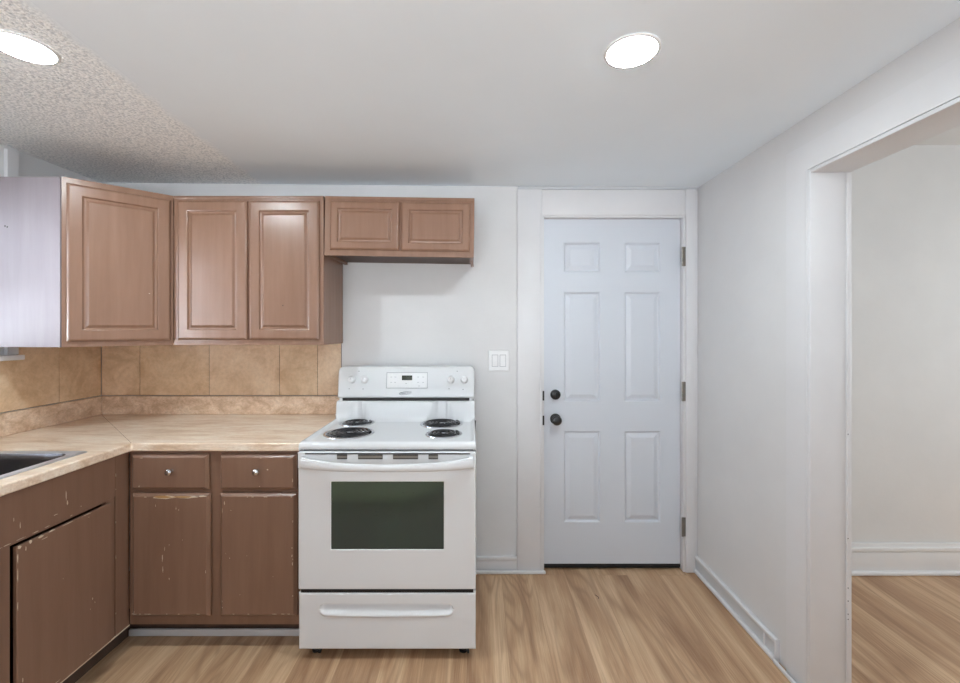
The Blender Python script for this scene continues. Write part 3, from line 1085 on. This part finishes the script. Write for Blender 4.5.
b.build('basin', [m_steel, m_bowl], c, smooth=45)
b = MB()
b.lathe([(0.042, 0), (0.040, 0.003), (0.030, 0.0015), (0, 0.001)], (-1.853, 1.345, Z_C - 0.1775), (0, 0, 1), 24)
b.build('drain', m_chrome, c, smooth=40)

# ------------------------------------------------------------------ stove
SXL, SXR = -0.7765, -0.0165
SXC = (SXL + SXR) / 2
st = thing('stove', 'white freestanding electric range with four coil burners', 'stove', (SXC, 2.15, 0))
YD = 1.829
b = MB()
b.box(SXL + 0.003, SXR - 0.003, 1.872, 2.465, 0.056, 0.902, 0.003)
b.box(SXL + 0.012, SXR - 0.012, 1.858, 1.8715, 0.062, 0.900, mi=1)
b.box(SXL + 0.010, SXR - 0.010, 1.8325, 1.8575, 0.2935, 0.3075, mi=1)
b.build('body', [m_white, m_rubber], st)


def lin(a, b_, n):
    return [a + (b_ - a) * k / n for k in range(n + 1)]


def edge_round(u, v, u0, u1, v0, v1, r, d):
    e = min(u - u0, u1 - u, v - v0, v1 - v)
    if e >= r:
        return d
    q = 1 - e / r
    return d - r * (1 - math.sqrt(max(0, 1 - q * q)))


def sm(a):
    a = max(0.0, min(1.0, a))
    return a * a * (3 - 2 * a)


# storage drawer with a scooped pull
dz0, dz1 = 0.049, 0.2925
gx0, gx1, gzc = -0.683, -0.115, 0.217


def drawer_fn(u, v):
    d = edge_round(u, v, SXL, SXR, dz0, dz1, 0.008, 0.0)
    dx = max(gx0 + 0.024 - u, u - (gx1 - 0.024), 0.0)
    bow = 0.006 * (1 - ((u - SXC) / 0.285) ** 2)
    lo = gzc - 0.018 - max(0, bow)
    hi = gzc + 0.027
    if dx < 0.024:
        k = math.sqrt(max(0.0, 1 - (dx / 0.024) ** 2))
        mid = (lo + hi) / 2
        lo2, hi2 = mid - (mid - lo) * k, mid + (hi - mid) * k
        if lo2 - 0.006 < v < hi2:
            tt = (v - lo2) / max(1e-6, hi2 - lo2)
            dep = -0.022 * sm(tt * 1.1) * k
            lip = 0.006 * math.exp(-((tt - 0.08) / 0.22) ** 2) * k
            d += (dep if tt > 0 else 0) + lip
    return d


usd = sorted(set([SXL + e for e in (0, 0.001, 0.003, 0.005, 0.008)] + [SXR - e for e in (0, 0.001, 0.003, 0.005, 0.008)] + lin(SXL + 0.01, SXR - 0.01, 150)))
vsd = sorted(set([dz0 + e for e in (0, 0.001, 0.003, 0.005, 0.008)] + [dz1 - e for e in (0, 0.001, 0.003, 0.005, 0.008)] + lin(dz0 + 0.01, 0.18, 6) + lin(0.182, 0.253, 60) + lin(0.258, dz1 - 0.01, 4)))
b = MB()
b.hfield(FXZ(YD + 0.002), usd, vsd, drawer_fn, -0.026)
b.build('storage_drawer', m_white, st, smooth=60)

# oven door
oz0, oz1 = 0.3085, 0.898
wx0, wx1, wz0, wz1 = -0.636, -0.1535, 0.480, 0.769
b = MB()
b.plate(FXZ(YD), [SXL, wx0, wx1, SXR], [oz0, wz0, wz1, oz1], lambda u, v: not (wx0 < u < wx1 and wz0 < v < wz1), -0.028, 0.0)
# rounded border of the front skin
door = b.build('oven_door', m_white, st)
md = door.modifiers.new('edge', 'BEVEL')
md.width = 0.004
md.segments = 3
md.limit_method = 'ANGLE'
md.angle_limit = math.radians(60)
b = MB()
b.box(wx0 - 0.0002, wx1 + 0.0002, YD + 0.003, YD + 0.008, wz0 - 0.0002, wz1 + 0.0002)
b.build('oven_window', m_glass_oven, door)['label'] = 'dark green tinted oven window'
# white raised band across the door top where the handle is mounted
b = MB()
b.box(SXL + 0.0005, SXR - 0.0005, YD - 0.006, YD - 0.0005, 0.830, oz1 - 0.001, 0.002)
b.build('door_top_trim', m_white, door)
b = MB()
for xa, xb in ((337, 347), (358, 382.6), (393, 418), (428.5, 438)):
    b.box((xa - 479.5) / 234.5, (xb - 479.5) / 234.5, YD - 0.0085, YD - 0.0062, 0.869, 0.8885, 0.0005)
    b.box((xa - 479.5) / 234.5 + 0.001, (xb - 479.5) / 234.5 - 0.001, YD - 0.0098, YD - 0.0086, 0.8735, 0.8845, mi=1)
b.box((305 - 479.5) / 234.5, (470 - 479.5) / 234.5, YD - 0.0082, YD - 0.0062, 0.8895, 0.8945)
b.build('vent_slots', [m_slot, m_hinge], door)
# bowed handle
b = MB()
t = bmesh.new()
NX = 48
prev = None
R = []
for i in range(NX + 1):
    s = i / NX
    x = SXL + 0.020 + (SXR - SXL - 0.030) * s
    q = 2 * s - 1
    out = 0.012 + 0.040 * (1 - abs(q) ** 3.2)          # distance in front of the door
    zc = 0.857 - 0.010 * (1 - q * q)
    hh2 = 0.024 - 0.008 * (1 - q * q)
    th = 0.011
    ring = []
    for k in range(12):
        a = 2 * PI * k / 12
        cy = YD - 0.006 - out - (th * abs(math.cos(a)) ** 0.7 * (1 if math.cos(a) > 0 else -1))
        cz = zc + hh2 * abs(math.sin(a)) ** 0.8 * (1 if math.sin(a) > 0 else -1)
        ring.append(t.verts.new((x, cy, cz)))
    R.append(ring)
for a, bb in zip(R, R[1:]):
    for k in range(12):
        t.faces.new([a[k], a[(k + 1) % 12], bb[(k + 1) % 12], bb[k]])
t.faces.new(R[0])
t.faces.new(R[-1])
b.merge(t)
b.box(SXL + 0.021, SXL + 0.039, YD - 0.022, YD - 0.0065, 0.838, 0.882, 0.003)
b.box(SXR - 0.029, SXR - 0.011, YD - 0.022, YD - 0.0065, 0.838, 0.882, 0.003)
b.build('door_handle', m_white, door, smooth=60)

# cooktop: pressed top that sweeps up into the riser
BUR = [(-0.624, 2.045, 0.118, 0.092), (-0.650, 2.268, 0.090, 0.068), (-0.200, 2.252, 0.112, 0.090), (-0.170, 2.030, 0.088, 0.068)]
prof = [(1.850, 0.9035), (1.840, 0.9045), (1.834, 0.909), (1.8315, 0.917), (1.8325, 0.926), (1.837, 0.933), (1.845, 0.937), (1.856, 0.9375), (1.868, 0.934), (1.880, 0.929), (1.892, 0.9265)]
yy = 1.898
while yy < 2.300:
    prof.append((yy, 0.9255))
    yy += 0.006
prof += [(2.305, 0.9265), (2.318, 0.931), (2.328, 0.939), (2.335, 0.951), (2.340, 0.970), (2.3435, 0.995), (2.346, 1.020), (2.350, 1.028), (2.358, 1.030), (2.400, 1.030)]
xs = sorted(set([SXL + e for e in (0.0, 0.001, 0.003, 0.006, 0.010, 0.016, 0.022, 0.028)] + [SXR - e for e in (0.0, 0.001, 0.003, 0.006, 0.010, 0.016, 0.022, 0.028)] + lin(SXL + 0.034, SXR - 0.034, 112)))


def side_lift(x, y, z):
    e = min(x - SXL, SXR - x)
    up = 0.0
    if 1.86 < y < 2.33:
        up = (0.9375 - z) * (1.0 if e < 0.008 else max(0.0, 1 - (e - 0.008) / 0.022)) if z < 0.9375 else 0
        up = max(0, up) * sm((1.0 if e < 0.010 else max(0.0, 1 - (e - 0.010) / 0.020)))
    drop = 0.0
    if e < 0.006:
        drop = 0.006 * (1 - math.sqrt(max(0, 1 - (1 - e / 0.006) ** 2)))
    z2 = z + up - drop
    for bx, by, ro, ri in BUR:
        if math.hypot(x - bx, y - by) < ro - 0.010:
            z2 = 0.9255 - 0.018
    return z2


t = bmesh.new()
g = [[t.verts.new((x - 0.010 * (y - 1.85) / 0.5, y, side_lift(x, y, z))) for (y, z) in prof] for x in xs]
for i in range(len(xs) - 1):
    for j in range(len(prof) - 1):
        t.faces.new([g[i][j], g[i + 1][j], g[i + 1][j + 1], g[i][j + 1]])
# close the underside
for i in (0, len(xs) - 1):
    bot = [t.verts.new((xs[i], 1.850, 0.9030)), t.verts.new((xs[i] - 0.011, 2.400, 0.9030))]
    t.faces.new([g[i][j] for j in range(len(prof))] + [bot[1], bot[0]])
b = MB()
b.merge(t)
ck = b.build('cooktop', m_white, st, smooth=60)
b = MB()
b.box(SXL + 0.004, SXR - 0.004, 1.853, 2.44, 0.9022, 0.9032)
b.build('cooktop_base', m_slot, ck)

# burners
for bx, by, ro, ri in BUR:
    p = MB()
    zt = 0.9255
    p.lathe([(ro - 0.004, 0.0002), (ro, 0.0006), (ro - 0.001, 0.0035), (ro - 0.006, 0.0048), (ro - 0.011, 0.0040), (ro - 0.014, 0.0012)], (bx, by, zt), (0, 0, 1), 48)
    # bowl, open ring profile closed beneath
    p.lathe([(ro - 0.014, 0.0012), (ro - 0.022, -0.006), (ro - 0.045, -0.013), (0.03, -0.0145), (0.0, -0.0145)], (bx, by, zt), (0, 0, 1), 48, mi=1)
    # drop the lathe caps that would cover the bowl
    bmesh.ops.delete(p.bm, geom=[f for f in p.bm.faces if len(f.verts) > 8], context='FACES')
    burner = MB()
    pts = []
    turns = 4 if ri > 0.08 else 3
    r0 = 0.021
    N = 40 * turns
    for k in range(N + 1):
        a = 2 * PI * k / 40 + 0.6
        r = r0 + (ri + 0.003 - r0) * k / N
        pts.append((bx + r * math.cos(a), by + r * math.sin(a), zt + 0.0075))
    # lead out of the coil to the terminal under the riser
    e0 = Vector(pts[-1])
    lead = [tuple(e0 + Vector((-0.002, 0.006, -0.005))), tuple(e0 + Vector((-0.004, 0.010, -0.012)))]
    burner.tube(pts + lead, 0.0048, 8, sz=0.6)
    bo = burner.build('burner', m_coil, st, smooth=60)
    bo['label'] = 'dark spiral coil burner'
    po = p.build('drip_pan', [m_chrome, m_pan], bo, smooth=50)
    s_ = MB()
    s_.lathe([(0.0, 0.0), (0.011, 0.0), (0.011, 0.005), (0, 0.005)], (bx, by, zt + 0.001), (0, 0, 1), 24)
    for k in range(3):
        a = 2 * PI * k / 3 + 0.4
        dx, dy = math.cos(a), math.sin(a)
        s_.tube([(bx + dx * 0.012, by + dy * 0.012, zt + 0.0025), (bx + dx * (ri + 0.002), by + dy * (ri + 0.002), zt + 0.0025)], 0.0020, 6)
    s_.build('coil_support', m_chrome, bo, smooth=40)

# backguard / control panel, slightly leaning back with rounded corners
bz0, bz1 = 1.046, 1.216
bxa, bxb = -0.783, -0.028


def rr2(x0, x1, z0, z1, rb, rt, n=6):
    pts = []
    for cx, cz, a0, r in ((x1 - rt, z1 - rt, 0, rt), (x0 + rt, z1 - rt, PI / 2, rt), (x0 + rb, z0 + rb, PI, rb), (x1 - rb, z0 + rb, 3 * PI / 2, rb)):
        for k in range(n + 1):
            a = a0 + PI / 2 * k / n
            pts.append((cx + r * math.cos(a), cz + r * math.sin(a)))
    return pts


def lean(z):
    return (z - bz0) * 0.14


t = bmesh.new()
R = []
for ins, dy in ((0.0, 0.090), (0.0, 0.006), (0.0015, 0.0025), (0.005, 0.0), (0.009, -0.001)):
    R.append([t.verts.new((x, 2.352 + dy + (lean(z) if dy < 0.05 else 0), z)) for x, z in rr2(bxa + ins, bxb - ins, bz0 + ins, bz1 - ins, 0.008, 0.026)])
for a, bb in zip(R, R[1:]):
    for k in range(len(a)):
        t.faces.new([a[k], a[(k + 1) % len(a)], bb[(k + 1) % len(a)], bb[k]])
t.faces.new(R[0])
t.faces.new(R[-1])
b = MB()
b.merge(t)
b.box(bxa + 0.006, bxb - 0.006, 2.402, 2.462, 0.90, bz1 - 0.03, 0.002)
cp = b.build('control_panel', m_white, st, smooth=50)


def P(px, py, d=0.0):
    """point on the panel face from its place on the panel"""
    z = CAM_H - (py - 330) / 181.3
    return ((px - 479.5) / 181.3, 2.351 + lean(z) - d, z)


def panel_box(xa, xb, ya, yb, d0, d1, name, mat, parent, bev=0.0008):
    b = MB()
    a, q = P(xa, yb), P(xb, ya)
    z0_, z1_ = a[2], q[2]
    pts = [(2.351 + lean(z0_) - d0, z0_), (2.351 + lean(z0_) - d1, z0_), (2.351 + lean(z1_) - d1, z1_), (2.351 + lean(z1_) - d0, z1_)]
    b.prism(pts, 'x', a[0], q[0], bev)
    return b.build(name, mat, parent, smooth=40)


b = MB()
b.box(bxa + 0.020, bxb - 0.014, 2.3525, 2.366, 1.0305, 1.0455)
b.build('panel_gap', m_slot, st)
for sx_ in (bxa + 0.012, bxb - 0.028):
    b = MB()
    b.box(sx_, sx_ + 0.016, 2.3515, 2.367, 1.0305, 1.0457, 0.001)
    b.build('panel_bracket', m_white, st)
kp = panel_box(386, 427.5, 372.5, 388.5, 0.0006, 0.0028, 'keypad', m_groove, cp, 0.001)
panel_box(386.8, 426.9, 373.2, 387.8, 0.0029, 0.0036, 'keypad_face', m_whitep, cp, 0.0003)
panel_box(401.6, 412.0, 375.6, 380.3, 0.0037, 0.0046, 'clock_display', m_disp, cp, 0.0003)
b = MB()
for (kx, ky) in ((391, 377.2), (395, 377.2), (391, 382.4), (395, 382.4), (418, 377.2), (423, 377.2), (418, 382.4), (423, 382.4), (406, 383.5), (419, 386)):
    a = P(kx, ky)
    b = MB()
    b.box(a[0] - 0.005, a[0] + 0.005, a[1] - 0.0042, a[1] - 0.0037, a[2] - 0.0014, a[2] + 0.0014)
    b.build('keypad_button', m_groove, cp)
for (kx, ky) in ((358.2, 371.5), (349, 388.8), (363, 389.0), (457, 371.5), (449, 388.8), (463, 389.5)):
    a = P(kx, ky)
    b = MB()
    b.lathe([(0.0, 0.0), (0.0028, 0.0), (0.0024, 0.0008), (0, 0.001)], (a[0], a[1] - 0.0006, a[2]), (0, -1, 0), 12)
    b.build('panel_mark', m_ink, cp)
# emblem: italic scribble with an oval swoosh
b = MB()
ctr = P(406, 393)
N = 34
sw = []
rad = []
for k in range(N):
    a = math.radians(35 + 300 * k / (N - 1))
    sw.append((ctr[0] + 0.036 * math.cos(a) + 0.004 * math.sin(a), ctr[1] - 0.0016, ctr[2] + 0.0085 * math.sin(a) + 0.0035 * math.cos(a)))
    rad.append(0.0004 + 0.0014 * math.sin(PI * k / (N - 1)))
b.tube(sw, rad, 6)
pts = []
for k in range(26):
    pts.append((ctr[0] - 0.024 + 0.0022 * k, ctr[1] - 0.0016, ctr[2] + 0.0004 * (k - 12) * 0.6 + 0.0020 * math.sin(k * 2.1)))
b.tube(pts, 0.0009, 5)
b.build('emblem', m_emb, cp, smooth=60)
for kx in (351.6, 364.4, 450.9, 464.2):
    a = P(kx, 379.8)
    b = MB()
    b.lathe([(0.0, 0.0005), (0.0205, 0.0005), (0.0205, 0.006), (0.0175, 0.010), (0.0155, 0.024), (0.0135, 0.027), (0, 0.0275)], a, (0, -1, 0.1), 32)
    b.box(a[0] - 0.0035, a[0] + 0.0035, a[1] - 0.034, a[1] - 0.018, a[2] - 0.014, a[2] + 0.0165, 0.002)
    b.box(a[0] - 0.0006, a[0] + 0.0006, a[1] - 0.0348, a[1] - 0.0342, a[2] + 0.004, a[2] + 0.015, mi=1)
    b.build('knob', [m_whitep, m_ink], cp, smooth=45)
# levelling feet
for fx in (SXL + 0.055, SXR - 0.055):
    for fy in (1.895, 2.42):
        b = MB()
        b.lathe([(0.0, 0.0), (0.019, 0.0), (0.020, 0.006), (0.014, 0.012), (0.009, 0.016), (0.009, 0.0555), (0, 0.0555)], (fx, fy, 0.0003), (0, 0, 1), 20)
        if fy < 2:
            b.tube([(fx + 0.018, fy - 0.02, 0.018), (fx + 0.026, fy - 0.02, 0.018)], 0.014, 14)
            b.tube([(fx - 0.026, fy - 0.0, 0.022), (fx + 0.018, fy - 0.02, 0.022)], 0.010, 10)
        b.build('foot', m_black, st, smooth=50)

# ------------------------------------------------------------------ light switch
c = thing('light_switch', 'white double rocker light switch on the wall right of the stove', 'light switch', (0.112, YB - 0.005, 1.18))
b = MB()
b.rings(FXZ(YB), 0.0535, 0.1745, 1.178, 1.301, [(0, 0.001), (0.0005, 0.004), (0.003, 0.0062), (0.005, 0.0066)], back=0.0005)
b.build('wall_plate', m_whitep, c)
for x in (0.091, 0.137):
    b = MB()
    b.box(x - 0.0185, x + 0.0185, YB - 0.0074, YB - 0.0067, 1.204, 1.275, 0.0002, mi=1)
    b.prism([(YB - 0.0075, 1.207), (YB - 0.0125, 1.207), (YB - 0.0088, 1.2395), (YB - 0.0100, 1.272), (YB - 0.0075, 1.272)], 'x', x - 0.0155, x + 0.0155, 0.0007)
    b.build('rocker', [m_whitep, m_groove], c)

# ------------------------------------------------------------------ recessed ceiling lamps
for (lx, ly, lab) in ((0.46, 1.289, 'round recessed ceiling light in the smooth ceiling to the right'),
                      (-1.388, 1.30, 'round recessed ceiling light in the popcorn ceiling at the left')):
    z = ceil_z(lx)
    c = thing('ceiling_light', lab, 'ceiling light', (lx, ly, z), 'recessed disc lights in the ceiling')
    b = MB()
    R_ = 0.082
    b.lathe([(0.072, 0.0005), (R_, 0.0005), (R_, 0.001), (R_ - 0.002, 0.0035), (0.075, 0.005), (0.073, 0.005)], (0, 0, 0), (0, 0, -1), 48)
    bmesh.ops.delete(b.bm, geom=[f for f in b.bm.faces if len(f.verts) > 8], context='FACES')
    for v in b.bm.verts:
        v.co += Vector((lx, ly, z + (ceil_z(v.co.x) - ceil_z(0))))
    b.build('trim_ring', m_whitep, c, smooth=40)
    b = MB()
    b.lathe([(0.0, 0.001), (0.0725, 0.001), (0.0725, 0.0048), (0.066, 0.0060), (0.0, 0.0080)], (lx, ly, z), (0, 0, -1), 48)
    o = b.build('diffuser', m_lamp, c, smooth=40)
    o['label'] = 'glowing round diffuser'

# tiny dark shred lying on the floor in front of the door
b = MB()
b.tube([(0.625 + 0.006 * math.sin(k * 0.7), 2.25 + 0.006 * k, 0.0022 + 0.0004 * (k % 2)) for k in range(8)], [0.0007, 0.0014, 0.0018, 0.0017, 0.0013, 0.0012, 0.0010, 0.0006], 6)
o = b.build('debris', m_toe)
tag(o, 'tiny dark curled shred lying on the floor in front of the door', 'debris')
o['kind'] = 'thing'
